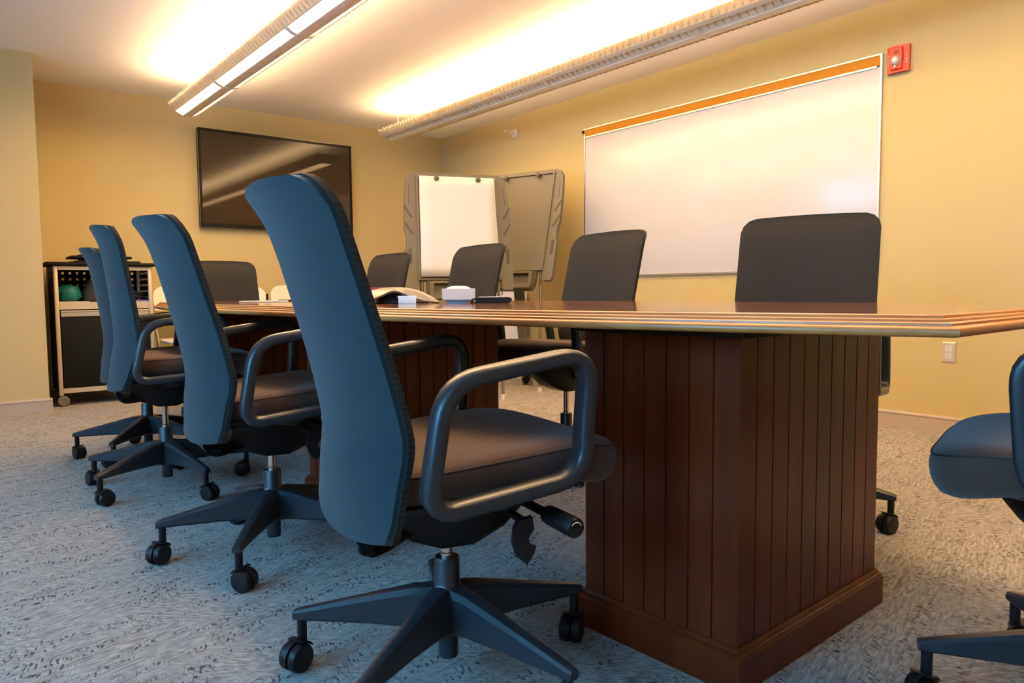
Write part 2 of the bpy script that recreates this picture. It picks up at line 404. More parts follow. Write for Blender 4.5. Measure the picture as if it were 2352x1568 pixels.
def seat_mesh(grow=0.0):
    bm = NB(); n = 72; xc, hx, hy = 0.042, 0.266, 0.245; b = 0.418
    def ring(sc, z):
        out = []
        for k in range(n):
            a = 2*pi*k/n; p = 2/5.0
            x = xc+sc*hx*math.copysign(abs(cos(a))**p, cos(a)); y = sc*hy*math.copysign(abs(sin(a))**p, sin(a))
            y *= 1-0.06*max(0, (0.1-x))/0.3
            tilt = 0.030*(x+0.2)/0.38
            f = min(1, max(0, (x-0.08)/0.2)); f = f*f*(3-2*f)
            if x > 0.15: tilt -= 1.3*(x-0.15)**2
            out.append((x, y, (b+0.072)-(b+0.072-z)*(1+0.42*f)+tilt))
        return out
    prof = [(0.02, b), (0.6, b), (0.80, b+0.001), (0.88, b+0.004), (0.935, b+0.011), (0.97, b+0.022), (0.99, b+0.034), (0.998, b+0.045), (0.998, b+0.054), (0.988, b+0.0615), (0.97, b+0.066), (0.94, b+0.0705), (0.8, b+0.073), (0.5, b+0.070), (0.2, b+0.068), (0.02, b+0.068)]
    loft(bm, [ring(s, z) for s, z in prof]); 
    pipe = NB(); tube(pipe, [(x, y, z+0.0005) for x, y, z in ring(0.985, b+0.0625)], 0.0022, 6, closed=True)
    return bm, pipe
def leg_mesh():
    bm = NB(); st = [(0.0, 0.030, 0.196, 0.100), (0.03, 0.029, 0.197, 0.100), (0.07, 0.025, 0.192, 0.106), (0.16, 0.020, 0.170, 0.108), (0.27, 0.0155, 0.143, 0.107), (0.318, 0.0140, 0.131, 0.106), (0.334, 0.0125, 0.126, 0.107)]
    rings = []
    for x, w, zt, zb in st:
        h = zt-zb; c = min(w*0.55, h*0.3)
        rings.append([(x, -w*0.72, zb), (x, w*0.72, zb), (x, w, zb+c*0.6), (x, w*0.95, zt-c), (x, w*0.62, zt-c*0.25), (x, 0, zt), (x, -w*0.62, zt-c*0.25), (x, -w*0.95, zt-c), (x, -w, zb+c*0.6)])
    loft(bm, rings); bmesh.ops.bevel(bm, geom=[e for e in bm.edges if e.calc_face_angle(0) > 1.0], offset=0.002, segments=2, affect='EDGES')
    return bm
def caster_mesh():
    bm = NB()
    lathe(bm, [(0.0105, 0.108), (0.0105, 0.064), (0.009, 0.05)], 14, 'Z')
    for s in (-1, 1):
        lathe(bm, [(0.008, s*0.004), (0.0295, s*0.005), (0.0305, s*0.008), (0.0305, s*0.018), (0.028, s*0.0225), (0.020, s*0.0235), (0.0, s*0.0235)], 26, 'Y', (-0.018, 0, 0.0305))
    # hood over the pair of wheels
    rings = []
    for y in (-0.0035, 0.0035):
        rings.append([(-0.018+r*cos(a), y, 0.0305+r*sin(a)) for r, a in [(0.034, R(d)) for d in range(-30, 191, 20)]]+[(-0.018+0.01*cos(R(190)), y, 0.0305), (-0.018+0.01, y, 0.0305-0.01)])
    loft(bm, rings); 
    rings = []
    for y in (-0.021, 0.021):
        rings.append([(-0.018+r*cos(a), y, 0.0305+r*sin(a)) for r, a in [(0.036, R(d)) for d in range(35, 96, 15)]+[(0.0325, R(d)) for d in range(95, 34, -15)]])
    loft(bm, rings)
    return bm
def build_chair():
    t = thing('office_chair', '', 'chair')
    bm = NB(); lathe(bm, [(0.0, 0.042), (0.020, 0.042), (0.021, 0.046), (0.021, 0.100), (0.030, 0.102), (0.034, 0.110), (0.034, 0.186), (0.0275, 0.198), (0.0265, 0.200), (0.0265, 0.250), (0.0245, 0.254), (0.0, 0.254)], 28)
    obj('base_hub', bm, M_arm, t)
    bm = NB(); lathe(bm, [(0.0135, 0.24), (0.0135, 0.262), (0.012, 0.264), (0.012, 0.36)], 20); obj('gas_cylinder', bm, M_chrome, t)
    for k in range(5):
        l = obj('leg', leg_mesh(), M_arm, t, rot=(0, 0, 2*pi*k/5)); l['k'] = k
        c = obj('caster', caster_mesh(), M_black, l, loc=(0.318, 0, 0), rot=(0, 0, random.uniform(0, 6.28)))
    # mechanism
    bm = NB()
    rings = []
    for x, w, z0, z1 in ((-0.13, 0.05, 0.335, 0.385), (-0.09, 0.065, 0.312, 0.40), (-0.03, 0.075, 0.290, 0.41), (0.04, 0.075, 0.288, 0.415), (0.11, 0.07, 0.315, 0.42), (0.17, 0.06, 0.36, 0.43), (0.20, 0.05, 0.395, 0.43)):
        rings.append([(x, -w*0.7, z0), (x, w*0.7, z0), (x, w, z0+0.02), (x, w*1.25, z1), (x, -w*1.25, z1), (x, -w, z0+0.02)])
    loft(bm, rings); obj('tilt_mechanism', bm, M_black, t)
    bm = NB(); n = 48; rings = []
    for sc, z in ((0.25, 0.385), (0.6, 0.388), (0.80, 0.400), (0.93, 0.414), (0.955, 0.424), (0.9, 0.43)):
        ring = []
        for k in range(n):
            a = 2*pi*k/n; p = 2/4.2
            x = 0.03+sc*0.25*math.copysign(abs(cos(a))**p, cos(a)); y = sc*0.24*math.copysign(abs(sin(a))**p, sin(a))
            tl = 0.030*(x+0.2)/0.38
            if x > 0.15: tl -= 1.6*(x-0.15)**2
            ring.append((x, y, z+tl))
        rings.append(ring)
    loft(bm, rings); obj('seat_pan', bm, M_black, t)
    sb, pb = seat_mesh()
    s = obj('seat', sb, M_seat, t, smooth=50); obj('piping', pb, M_pipe, s)
    b = obj('backrest', back_solid(0, 0.020), M_fab, t, smooth=60)
    obj('mesh_panel', back_solid(0.0195, 0.040, 0.004, 0.003), M_mesh, b, smooth=60)
    # seam across the back where the cover changes direction
    bm = NB(); pts = []
    for i in range(21):
        s_ = -0.97+1.94*i/20; z = 0.545; u = abs(s_)
        pts.append((interp(z, BZ, BX)-interp(z, BZ, BB)*(1-u**2.2)-0.0002, s_*BW, z))
    tube(bm, pts, 0.0014, 5); obj('seam', bm, M_fab, b)
    # J bar carrying the back
    bm = NB(); P = arc_path([(-0.06, 0, 0.350), (-0.15, 0, 0.325), (-0.200, 0, 0.322), (-0.206, 0, 0.378)], 0.035, 5, False)
    rings = []
    for i, p in enumerate(P):
        a = P[max(0, i-1)]; c = P[min(len(P)-1, i+1)]; tt = (c-a).normalized(); nn = Vector((-tt.z, 0, tt.x)); f = i/(len(P)-1); w = 0.055+0.035*sin(pi*f)
        rings.append([p+nn*0.010+Vector((0, -w, 0)), p+nn*0.010+Vector((0, w, 0)), p-nn*0.010+Vector((0, w*0.85, 0)), p-nn*0.010+Vector((0, -w*0.85, 0))])
    loft(bm, rings); obj('back_support', bm, M_black, t, smooth=40)
    for sgn in (-1, 1):
        y = sgn*0.274
        loop = arc_path([(0.170, y, 0.690), (0.152, y, 0.463), (-0.150, y, 0.430), (-0.112, y, 0.650)], [0.065, 0.055, 0.06, 0.065], 7)
        # rounded flat bar
        bm = NB(); m = len(loop); vr = []
        for i, p in enumerate(loop):
            tt = (loop[(i+1) % m]-loop[i-1]).normalized(); inn = Vector((0, 1, 0)).cross(tt).normalized()
            ring = []
            for k2 in range(14):
                a = 2*pi*k2/14; pw = 0.55
                ring.append(p+inn*0.0150*math.copysign(abs(cos(a))**pw, cos(a))+Vector((0, 0.0215*math.copysign(abs(sin(a))**pw, sin(a)), 0)))
            vr.append([bm.verts.new(q) for q in ring])
        for i in range(m):
            a, c = vr[i], vr[(i+1) % m]
            for k2 in range(14): bm.faces.new((a[k2], a[(k2+1) % 14], c[(k2+1) % 14], c[k2]))
        ar = obj('armrest', bm, M_arm, t, smooth=60)
        bm = NB(); tube(bm, [(0.0, y*1.0, 0.440), (0.0, y*0.93, 0.428), (0.0, y*0.75, 0.415), (0, y*0.3, 0.402)], 0.028, 10, 0.012); obj('arm_bracket', bm, M_black, ar)
    # tension handle and paddle on the right side
    bm = NB(); lathe(bm, [(0.0, -0.05), (0.009, -0.05), (0.009, -0.215), (0.017, -0.22), (0.0185, -0.23), (0.0185, -0.312), (0.016, -0.316), (0.0, -0.316)], 20, 'Y', (0.115, 0, 0.383)); hd = obj('tension_handle', bm, M_black, t)
    bm = NB(); tube(bm, [(0.115+0.011*cos(R(a)), -0.3165, 0.383+0.011*sin(R(a))) for a in range(20, 160, 14)], 0.0008, 4); obj('handle_mark', bm, M_white, hd)
    bm = NB(); out = [(-0.01, 0.0), (0.018, 0.004), (0.022, -0.02), (0.010, -0.035), (0.012, -0.046), (0.026, -0.052), (0.020, -0.068), (0.006, -0.085), (-0.012, -0.068), (-0.022, -0.040), (-0.018, -0.012)]
    loft(bm, [[(0.062+x, yy, 0.380+z) for x, z in out] for yy in (-0.222, -0.210)]); bmesh.ops.bevel(bm, geom=[e for e in bm.edges if e.calc_face_angle(0) > 1.2], offset=0.002, segments=2, affect='EDGES')
    tube(bm, [(0.062, -0.06, 0.385), (0.062, -0.215, 0.378)], 0.008, 8)
    obj('height_lever', bm, M_black, t)
    return t
chair0 = build_chair()
BASE = ('base_hub', 'gas_cylinder', 'leg')
LEGS = {}
def copy_tree(o, parent=None):
    c = o.copy(); COL.objects.link(c); c.parent = parent
    for ch in list(o.children): copy_tree(ch, c)
    return c
first = [True]
def place_chair(x, y, heading, legang, dz, label, trail=None, tilt=0.0, arm=0.02, slide=0.0, bslide=0.0):
    c = chair0 if first[0] else copy_tree(chair0)
    c.location = (x, y, 0); c.rotation_euler = (0, 0, R(heading)); tag(c, label, 'chair', 'office chairs around the conference table')
    k = 0
    for ch in c.children:
        nm = ch.name.split('.')[0]
        if nm == 'leg':
            a = R(legang)+2*pi*k/5-R(heading); ch.rotation_euler = (0, 0, a)
            for q in ch.children: q.rotation_euler = (0, 0, (R(trail[k])-a-R(heading)) if trail else random.Random(x*91+y*37+k).uniform(0, 6.28))
            k += 1
        elif nm not in BASE:
            ch.location.z = dz
            a, pv = (R(tilt), Vector((-0.16, 0, 0.42))) if nm in ('backrest', 'back_support') else (R(tilt*0.35), Vector((0, 0, 0.42)))
            if nm == 'armrest': ch.location.z = min(dz, arm)
            if nm in ('backrest', 'back_support', 'armrest', 'seat', 'seat_pan'):
                if slide and nm == 'armrest': ch.location.x = slide
                if bslide and nm in ('backrest', 'back_support', 'seat', 'seat_pan'): ch.location.x = bslide+(0.022 if nm.startswith('seat') else 0)
                q = Matrix.Rotation(a, 3, 'Y') @ pv; ch.rotation_euler = (0, a, 0); ch.location += pv-q
    return c
CH = [
 (0.815, 1.250, -10.5, 135, 0.0, 0, 0.02, 'nearest office chair, blue back toward the camera, at the left front of the table', (20, 25, 80, 30, 170)),
 (0.812, 2.232, -4.5, 161, 0.018, 1, 0.02, 'blue-backed office chair directly behind the nearest one on the left side of the table', (35, 120, 200, 10, 300)),
 (0.745, 3.262, -6, 138, 0.055, 8.5, 0.035, 'tall-raised blue-backed office chair, third from the camera along the left side', (280, 200, 120, 330, 20)),
 (0.832, 4.010, -5, 159, 0.015, 6, 0.02, 'farthest blue-backed office chair on the left, in front of the rolling cart', None),
 (2.318, 1.370, 199, -68, 0.078, 2, 0.02, 'widest-looking dark mesh chair across the table, in front of the right end of the whiteboard', None),
 (2.215, 2.400, 176, 20, 0.070, 4, 0.02, 'dark mesh chair across the table, before the left end of the whiteboard', None),
 (2.115, 3.270, 177, 40, 0.056, 4, 0.02, 'dark mesh chair across the table in front of the papered flip chart easel', None),
 (2.030, 4.090, 180, 10, 0.044, 4, 0.02, 'smallest-looking dark mesh chair across the table, beside the left edge of the papered easel', None),
 (1.600, 5.050, 268, 30, 0.036, 2, 0.02, 'dark mesh chair at the far end of the table, below the television', None),
 (1.630, 0.300, 104, 121, 0.015, 0, 0.02, 'office chair cut off by the right edge of the picture at the near table end', None),
]
SLIDE = {3.262: (0.015, 0.040), 4.010: (0.03, 0.045)}
for c in CH:
    place_chair(c[0], c[1], c[2], c[3], c[4], c[7], c[8], c[5], c[6], *SLIDE.get(c[1], (0, 0))); first[0] = False

# ------------------------------------------------------------------ whiteboard
wb = thing('whiteboard', 'large wall-mounted whiteboard with an orange cork strip along its top', 'whiteboard', (X1, 3.244, 0.91))
WW, WH = 2.44, 1.23
def wbx(x0, x1, y0, y1, z0, z1, r=0.001): return bbox(-x1, -x0, y0, y1, z0, z1, r)
obj('board', wbx(0.0, 0.012, -WW/2+0.01, WW/2-0.01, 0.012, WH-0.07), M_board, wb)
obj('cork_strip', wbx(0.0, 0.016, -WW/2+0.006, WW/2-0.01, WH-0.064, WH-0.008), M_cork, wb)
bm = NB()
for a in ((-WW/2, WW/2, 0, 0.014), (-WW/2, WW/2, WH-0.008, WH), (-WW/2+0.03, WW/2, WH-0.074, WH-0.064)):
    box(bm, -0.02, 0, a[0], a[1], a[2], a[3])
for y in (-WW/2, WW/2-0.012): box(bm, -0.018, 0, y, y+0.012, 0.014, WH-0.008)
obj('frame', bm, M_alu, wb, smooth=0)
bm = bbox(-0.03, 0.0, WW/2-0.004, WW/2+0.014, WH-0.035, WH-0.012, 0.003); obj('end_clip', bm, M_black, wb)

# ------------------------------------------------------------------ fire alarm
al = thing('fire_alarm', 'red wall-mounted fire alarm strobe with a clear lens, right of the whiteboard', 'fire alarm', (X1, 1.935, 2.083))
def alprof(y): return 0.036+0.012*(1-(y/0.06)**2)
bm = NB(); rings = []
for i in range(13):
    y = -0.06+0.12*i/12; d = 0.020+0.014*(1-(y/0.06)**2)
    rings.append([(0, y, -0.073), (-d, y, -0.073), (-d, y, 0.073), (0, y, 0.073)])
loft(bm, rings); obj('housing', bm, M_red, al, smooth=40)
bm = NB(); rings = []
for sc, d in ((1, 0.02), (1, 0.040), (0.93, 0.046)):
    rings.append([(-d, y*sc, z*sc) for y, z in ((-0.030, -0.060), (0.034, -0.060), (0.038, 0), (0.034, 0.060), (-0.030, 0.060), (-0.034, 0))])
loft(bm, rings); obj('raised_panel', bm, M_red, al, smooth=20)
bm = NB(); lathe(bm, [(0.030, -0.045), (0.029, -0.052), (0.022, -0.064), (0.012, -0.070), (0.0, -0.072)], 20, 'X', (0, 0.002, -0.012)); obj('strobe_lens', bm, M_clear, al, smooth=20)
bm = NB(); lathe(bm, [(0.013, -0.047), (0.012, -0.06), (0.0, -0.062)], 8, 'X', (0, 0.002, -0.012)); box(bm, -0.056, -0.045, -0.002, 0.006, -0.052, -0.034); obj('flash_tube', bm, M_chrome, al, smooth=0)
bm = NB(); box(bm, -0.0475, -0.0455, -0.014, 0.012, 0.026, 0.045); obj('speaker_recess', bm, mat('red_dark', srgb(150, 40, 18), 0.5), al, smooth=0)
bm = NB(); lathe(bm, [(0.003, -0.045), (0.003, -0.0475), (0, -0.0476)], 10, 'X', (0, 0.002, -0.052)); obj('screw_hole', bm, M_dark, al)
for yy in (-0.048, 0.051):
    d = 0.020+0.014*(1-(yy/0.06)**2); slope = math.atan2(0.028*yy/0.0036, 1)
    for k2, chx in enumerate('FIRE'):
        text_mesh('letter', chx, 0.0165, M_white, al, (-d-0.0012, yy, 0.024-0.0165*k2), (pi/2, 0, -pi/2-slope*0.9), 0.0004)

# ------------------------------------------------------------------ outlet
ou = thing('power_outlet', 'steel duplex power outlet on the right wall below the table corner', 'power outlet', (X1, 1.632, 0.447))
bm = NB(); loft(bm, [[(-d, -0.036*s, -0.057*t), (-d, 0.036*s, -0.057*t), (-d, 0.036*s, 0.057*t), (-d, -0.036*s, 0.057*t)] for d, s, t in ((0, 1, 1), (0.002, 1, 1), (0.007, 0.80, 0.875))]); obj('cover_plate', bm, M_steel, ou, smooth=10)
for z in (0.020, -0.020):
    bm = NB(); n = 24
    P = [(0.0165*math.copysign(abs(cos(a))**0.7, cos(a)), 0.0155*math.copysign(abs(sin(a))**0.6, sin(a))) for a in [2*pi*k2/n for k2 in range(n)]]
    loft(bm, [[(-d, y, z+q) for y, q in P] for d in (0.006, 0.009)]); r_ = obj('receptacle', bm, M_white, ou)
    bm = NB(); box(bm, -0.0096, -0.008, 0.005, 0.007, z+0.001, z+0.009); box(bm, -0.0096, -0.008, -0.008, -0.006, z+0.001, z+0.008); lathe(bm, [(0.0025, -0.008), (0.0025, -0.0096)], 8, 'X', (0, 0, z-0.007)); obj('slots', bm, M_dark, r_, smooth=0)

# ------------------------------------------------------------------ sprinkler
sp = thing('sprinkler_head', 'small white sidewall sprinkler head high on the right wall near the corner', 'sprinkler', (X1, 5.40, 2.27))
bm = NB(); lathe(bm, [(0.04, 0), (0.04, -0.008), (0.032, -0.016), (0.02, -0.018), (0.018, -0.05), (0.012, -0.055), (0.0, -0.055)], 24, 'X'); obj('escutcheon', bm, M_white, sp)
bm = NB(); lathe(bm, [(0.012, -0.05), (0.010, -0.075), (0.004, -0.078), (0.004, -0.10), (0, -0.10)], 14, 'X')
for s in (-1, 1): tube(bm, [(-0.06, s*0.011, 0), (-0.085, s*0.016, 0), (-0.105, s*0.004, 0)], 0.003, 6)
box(bm, -0.112, -0.106, -0.016, 0.016, -0.004, 0.016); obj('nozzle', bm, M_cream, sp)

# ------------------------------------------------------------------ television
tv = thing('television', 'large black flat-screen television mounted on the far wall', 'television', (2.553, Y1, 1.795))
TW, TH = 1.415, 0.835
bm = bbox(-TW/2, TW/2, -0.062, -0.02, -TH/2, TH/2, 0.006); obj('case', bm, M_tvbez, tv)
bm = NB()
for sc in (1,):
    b_ = 0.022
    for a in ((-TW/2, TW/2, -TH/2, -TH/2+0.034), (-TW/2, TW/2, TH/2-b_, TH/2), (-TW/2, -TW/2+b_, -TH/2+0.034, TH/2-b_), (TW/2-b_, TW/2, -TH/2+0.034, TH/2-b_)): box(bm, a[0], a[1], -0.068, -0.060, a[2], a[3])
obj('bezel', bm, M_tvbez, tv, smooth=0)
bm = NB(); box(bm, -TW/2+b_, TW/2-b_, -0.0645, -0.061, -TH/2+0.034, TH/2-b_); obj('screen', bm, M_tvscr, tv, smooth=0)
bm = NB()
box(bm, -TW/2-0.001, TW/2+0.001, -0.066, -0.060, TH/2-0.001, TH/2+0.002); box(bm, -TW/2-0.001, TW/2+0.001, -0.066, -0.060, -TH/2-0.002, -TH/2+0.001)
box(bm, -TW/2-0.002, -TW/2+0.001, -0.066, -0.060, -TH/2, TH/2); box(bm, TW/2-0.001, TW/2+0.002, -0.066, -0.060, -TH/2, TH/2); obj('trim_strip', bm, mat('smoked_trim', (0.2, 0.18, 0.15), 0.15, 0.6), tv, smooth=0)
bm = NB(); box(bm, -0.25, 0.25, -0.02, -0.0005, -0.2, 0.2); obj('wall_bracket', bm, M_black, tv, smooth=0)

# ------------------------------------------------------------------ pendant lights
def pendant(x, y_end, length, z0, label, lit, power, hangers):
    t = thing('linear_pendant_light', label, 'pendant light', (x, y_end, z0), 0, 'linear pendant lights')
    L0, L1 = -length, 0.0
    bm = bbox(-0.032, 0.032, L0, L1, 0.0, 0.02, 0.003); obj('spine', bm, M_fix, t)
    for s in (-1, 1):
        P = [(0.032, 0.006), (0.060, 0.016), (0.086, 0.034)]
        bm = NB(); prof_ = [(s*a, b) for a, b in P]+[(s*a, b+0.004) for a, b in reversed(P)]
        loft(bm, [[(a, yy, b) for a, b in prof_] for yy in (L0, L1)]); obj('lens', bm, M_lens if lit else M_fix, t, smooth=20)
        bm = NB(); prof_ = [(s*0.083, 0.030), (s*0.090, 0.030), (s*0.090, 0.040), (s*0.083, 0.040)]
        loft(bm, [[(a, yy, b) for a, b in prof_] for yy in (L0, L1)])
        prof_ = [(s*0.086, 0.036), (s*0.122, 0.078), (s*0.119, 0.078), (s*0.083, 0.040)]
        loft(bm, [[(a, yy, b) for a, b in prof_] for yy in (L0, L1)]); obj('side_panel', bm, M_louv, t, smooth=0)
        fins = NB(); n = int(length/0.047); rows = []
        for i in range(n):
            yy = L1-0.004-i*(length-0.008)/n
            if lit:
                Q = [(0.084, 0.028), (0.118, 0.050), (0.142, 0.086), (0.120, 0.082), (0.090, 0.042)]
                Q0 = [(0.084, 0.028), (0.1035, 0.0545), (0.1225, 0.0795), (0.1195, 0.0795), (0.088, 0.040)]
            else:
                Q = [(0.050, 0.004), (0.090, 0.014), (0.124, 0.044), (0.142, 0.088), (0.120, 0.082), (0.086, 0.036)]
                Q0 = [(0.0835, 0.0335), (0.088, 0.0365), (0.104, 0.056), (0.1225, 0.0795), (0.1195, 0.0795), (0.084, 0.0365)]
            for yv, q in ((yy, Q0), (yy-0.0002, Q), (yy-0.0032, Q), (yy-0.0034, Q0)): rows.append([(s*a, yv, b) for a, b in q])
        loft(fins, rows)
        if not lit:
            st_ = NB(); loft(st_, [[(s*a, yy, b) for a, b in ((0.094, 0.018), (0.112, 0.034), (0.106, 0.044), (0.088, 0.030))] for yy in (L0, L1)]); obj('stringer', st_, M_louv, t, smooth=0)
        obj('louvre', fins, M_louv, t, smooth=0)
    nb = max(2, int(length/1.22))
    for i in range(1, nb+1):
        yy = L1-0.95-(i-1)*1.22
        if yy < L0: break
        bm = NB(); Q = [(-0.088, 0.026), (-0.060, 0.008), (-0.03, -0.003), (0.03, -0.003), (0.06, 0.008), (0.088, 0.026), (0.088, 0.034), (-0.088, 0.034)]
        loft(bm, [[(a, yy-d, b) for a, b in Q] for d in (0, 0.035)]); obj('joint_band', bm, M_fix, t, smooth=0)
    for yy in (L0, L1):
        bm = NB(); Q = [(-0.09, 0.03), (-0.032, 0.0), (0.032, 0.0), (0.09, 0.03), (0.124, 0.078), (0.10, 0.078), (-0.10, 0.078), (-0.124, 0.078)]
        loft(bm, [[(a, yy+d, b) for a, b in Q] for d in (-0.003, 0.003)]); obj('end_cap', bm, M_fix, t, smooth=0)
    for s in (-0.045, 0.045):
        bm = NB(); tube(bm, [(s, L0+0.04, 0.052), (s, L1-0.04, 0.052)], 0.012, 10); obj('lamp_tube', bm, M_tube, t)
    for yy in hangers:
        bm = NB(); tube(bm, [(0, yy, 0.02), (0, yy, ZC-z0)], 0.0014, 6); lathe(bm, [(0.006, ZC-z0-0.05), (0.006, ZC-z0-0.006), (0.02, ZC-z0-0.004), (0.02, ZC-z0)], 12, 'Z', (0, yy, 0)); obj('hanger_cable', bm, M_white, t)
    # light going up to the ceiling, and a little going down
    n = 3
    for i in range(n):
        yy = L1-0.15-(length-0.3)*(i+0.5)/n
        area_light('uplight', (0, yy, 0.075), (pi, 0, 0), 0.20, (length-0.3)/n, power/n, WARM, parent=t)
    area_light('downlight', (0, (L0+L1)/2, -0.006), (0, 0, 0), 0.12, length-0.2, power*(1.25 if lit else 0.30), WARM, parent=t)
    return t
pendant(1.605, 5.96, 6.1, 2.150, 'left pendant light, its underside glowing in two bright strips', True, 82, (-0.12, -2.56, -5.0))
pendant(3.345, 5.93, 6.6, 2.165, 'right pendant light with finned sides, nearer the whiteboard wall', False, 98, (-0.12, -2.56, -5.0))

# ------------------------------------------------------------------ easels
def easel(loc, ang, ztop, label, paper, lean, hs=1.0):
    t = thing('flip_chart_easel', label, 'easel', (loc[0], loc[1], 0), ang, 'flip chart easels in the corner')
    # local frame: board faces +x, width along y, height down from ztop; leaning back
    tilt = R(lean)
    def P(y, h, d):  # h measured down the face from the top, d forward
        h = h*hs
        return Vector((sin(tilt)*h+d*cos(tilt), y*1.04, ztop-h*cos(tilt)+d*sin(tilt)))
    outl = [(0.30, 0.0), (0.335, 0.012), (0.357, 0.045), (0.372, 0.16), (0.380, 0.30), (0.384, 0.42), (0.372, 0.45), (0.372, 0.54), (0.384, 0.57), (0.386, 0.83), (0.376, 0.86), (0.315, 0.86), (0.30, 0.85), (0.298, 0.79), (0.245, 0.79), (0.240, 0.90), (0.225, 0.93)]
    full = [(y, h) for y, h in outl]+[(-y, h) for y, h in reversed(outl)]
    bm = NB(); loft(bm, [[P(y, h, d) for y, h in full] for d in (-0.03, 0.006)]); bmesh.ops.bevel(bm, geom=[e for e in bm.edges if e.calc_face_angle(0) > 1.3], offset=0.009, segments=2, affect='EDGES')
    shell = obj('shell', bm, M_easel, t, smooth=25)
    rim = NB()  # raised rim round the recess
    B_ = [(0.292, 0.020), (0.300, 0.775)]
    for s_ in (-1, 1):
        q = [(s_*0.292, 0.020), (s_*0.302, 0.780), (s_*0.286, 0.780), (s_*0.276, 0.034)]
        loft(rim, [[P(y, h, 0.004) for y, h in q], [P(y, h, 0.018) for y, h in q]])
    for q in ([(-0.292, 0.020), (0.292, 0.020), (0.276, 0.034), (-0.276, 0.034)], [(-0.302, 0.772), (0.302, 0.772), (0.302, 0.786), (-0.302, 0.786)]):
        loft(rim, [[P(y, h, 0.004) for y, h in q], [P(y, h, 0.018) for y, h in q]])
    obj('rim', rim, M_easel, shell, smooth=25)
    M_sl = mat('slot_shade', srgb(70, 60, 38), 0.6)
    def slot(q, d0=0.004, d1=0.0085):
        sl = NB(); loft(sl, [[P(y, h, d) for y, h in q] for d in (d0, d1)]); obj('hand_slot', sl, M_sl, shell, smooth=0)
    for s in (-1, 1):
        for h0 in (0.27, 0.39): slot([(s*y, h) for y, h in ((0.378, h0-0.03), (0.383, h0-0.015), (0.335, h0+0.065), (0.325, h0+0.058))])
        slot([(s*y, h) for y, h in ((0.340, 0.555), (0.362, 0.555), (0.362, 0.665), (0.340, 0.665))])
        slot([(s*(y+0.022), h) for y, h in ((0.3185, 0.09), (0.3205, 0.09), (0.3265, 0.23), (0.3245, 0.23))])
        slot([(s*y, h) for y, h in ((0.298, 0.795), (0.25, 0.795), (0.25, 0.801), (0.292, 0.803), (0.292, 0.90), (0.298, 0.90))])
    tr = NB()
    for q in ([(-0.235, 0.80), (0.235, 0.80), (0.235, 0.815), (-0.235, 0.815)], [(-0.235, 0.895), (0.235, 0.895), (0.225, 0.925), (-0.225, 0.925)], [(-0.235, 0.815), (-0.205, 0.815), (-0.205, 0.895), (-0.235, 0.895)], [(0.205, 0.815), (0.235, 0.815), (0.235, 0.895), (0.205, 0.895)]):
        loft(tr, [[P(y, h, d) for y, h in q] for d in (0.004, 0.05)])
    obj('marker_tray', tr, M_easel, t, smooth=20)
    for s in (-1, 1):
        bm = NB(); p = P(s*0.15, 0.045, 0.03); lathe(bm, [(0.017, -0.012), (0.020, 0.0), (0.020, 0.012), (0.012, 0.017), (0, 0.017)], 6, 'X', p); obj('pad_knob', bm, mat('knob_brown', (0.10, 0.085, 0.06), 0.5), t, smooth=20)
    for s in (-1, 1):
        bm = NB(); a = P(s*0.275, 0.80, -0.01); tube(bm, [a, (a.x+0.05, s*0.30, 0.03)], 0.013, 10); l = obj('leg', bm, M_tubem, t)
        bm = NB(); lathe(bm, [(0.0, 0), (0.017, 0.0), (0.017, 0.04), (0.0, 0.04)], 12, 'Z', (a.x+0.05, s*0.30, 0)); obj('foot', bm, M_white, l)
    bm = NB(); a = P(0, 0.6, -0.02); bx_, bz_ = (a.x-0.20), 0.0
    loft(bm, [[(x+dx, dy, z) for dx, dy in ((-0.012, -0.045), (0.012, -0.045), (0.012, 0.045), (-0.012, 0.045))] for x, z in ((bx_, 0.0), (a.x-0.01, a.z))]); obj('rear_leg', bm, M_easel, t, smooth=0)
    if paper:
        bm = NB(); n = 10; g = []
        for j in range(n+1):
            row = []
            for i in range(9):
                y = -0.270+0.540*i/8; h = 0.030+0.735*j/n
                wv = 0.003*sin(y*9+h*7)*sin(h*5)+0.002*sin(h*17)
                row.append(P(y*(1+0.05*j/n), h, 0.024+wv))
            g.append(row)
        V = [[bm.verts.new(p) for p in r_] for r_ in g]
        for j in range(n):
            for i in range(8): bm.faces.new((V[j][i], V[j][i+1], V[j+1][i+1], V[j+1][i]))
        pd = tag(obj('paper_pad', bm, M_paper, None, loc=t.location, rot=(0, 0, ang)), 'white paper flip chart pad hanging on the front easel', 'paper pad')
        md = pd.modifiers.new('s', 'SOLIDIFY'); md.thickness = 0.006; md.offset = 1
    else:
        bm = NB(); tube(bm, [P(-0.05, 0.888, 0.02), P(0.04, 0.888, 0.022)], 0.006, 8); 
        tag(obj('marker', bm, M_black, None, loc=t.location, rot=(0, 0, ang)), 'black marker lying in the tray of the bare easel against the right wall', 'marker')
    return t
easel((3.08, 4.52), math.atan2(-0.67, -0.255), 1.665, 'taupe plastic flip chart easel holding a white paper pad', True, 8)
easel((3.95, 4.78), math.atan2(-0.34, -0.94), 1.79, 'bare taupe plastic easel standing against the right wall, partly behind the papered easel', False, 17, 1.1)

# ------------------------------------------------------------------ white foam board leaning at the right wall
bm = bbox(-0.006, 0.006, -0.42, 0.42, 0, 0.80, 0.001)
tag(obj('foam_board', bm, mat('foam_white', srgb(232, 232, 240), 0.6), None, loc=(4.24, 5.62, 0), rot=(0, R(5), 0)), 'white board leaning low against the right wall behind the easels', 'board')

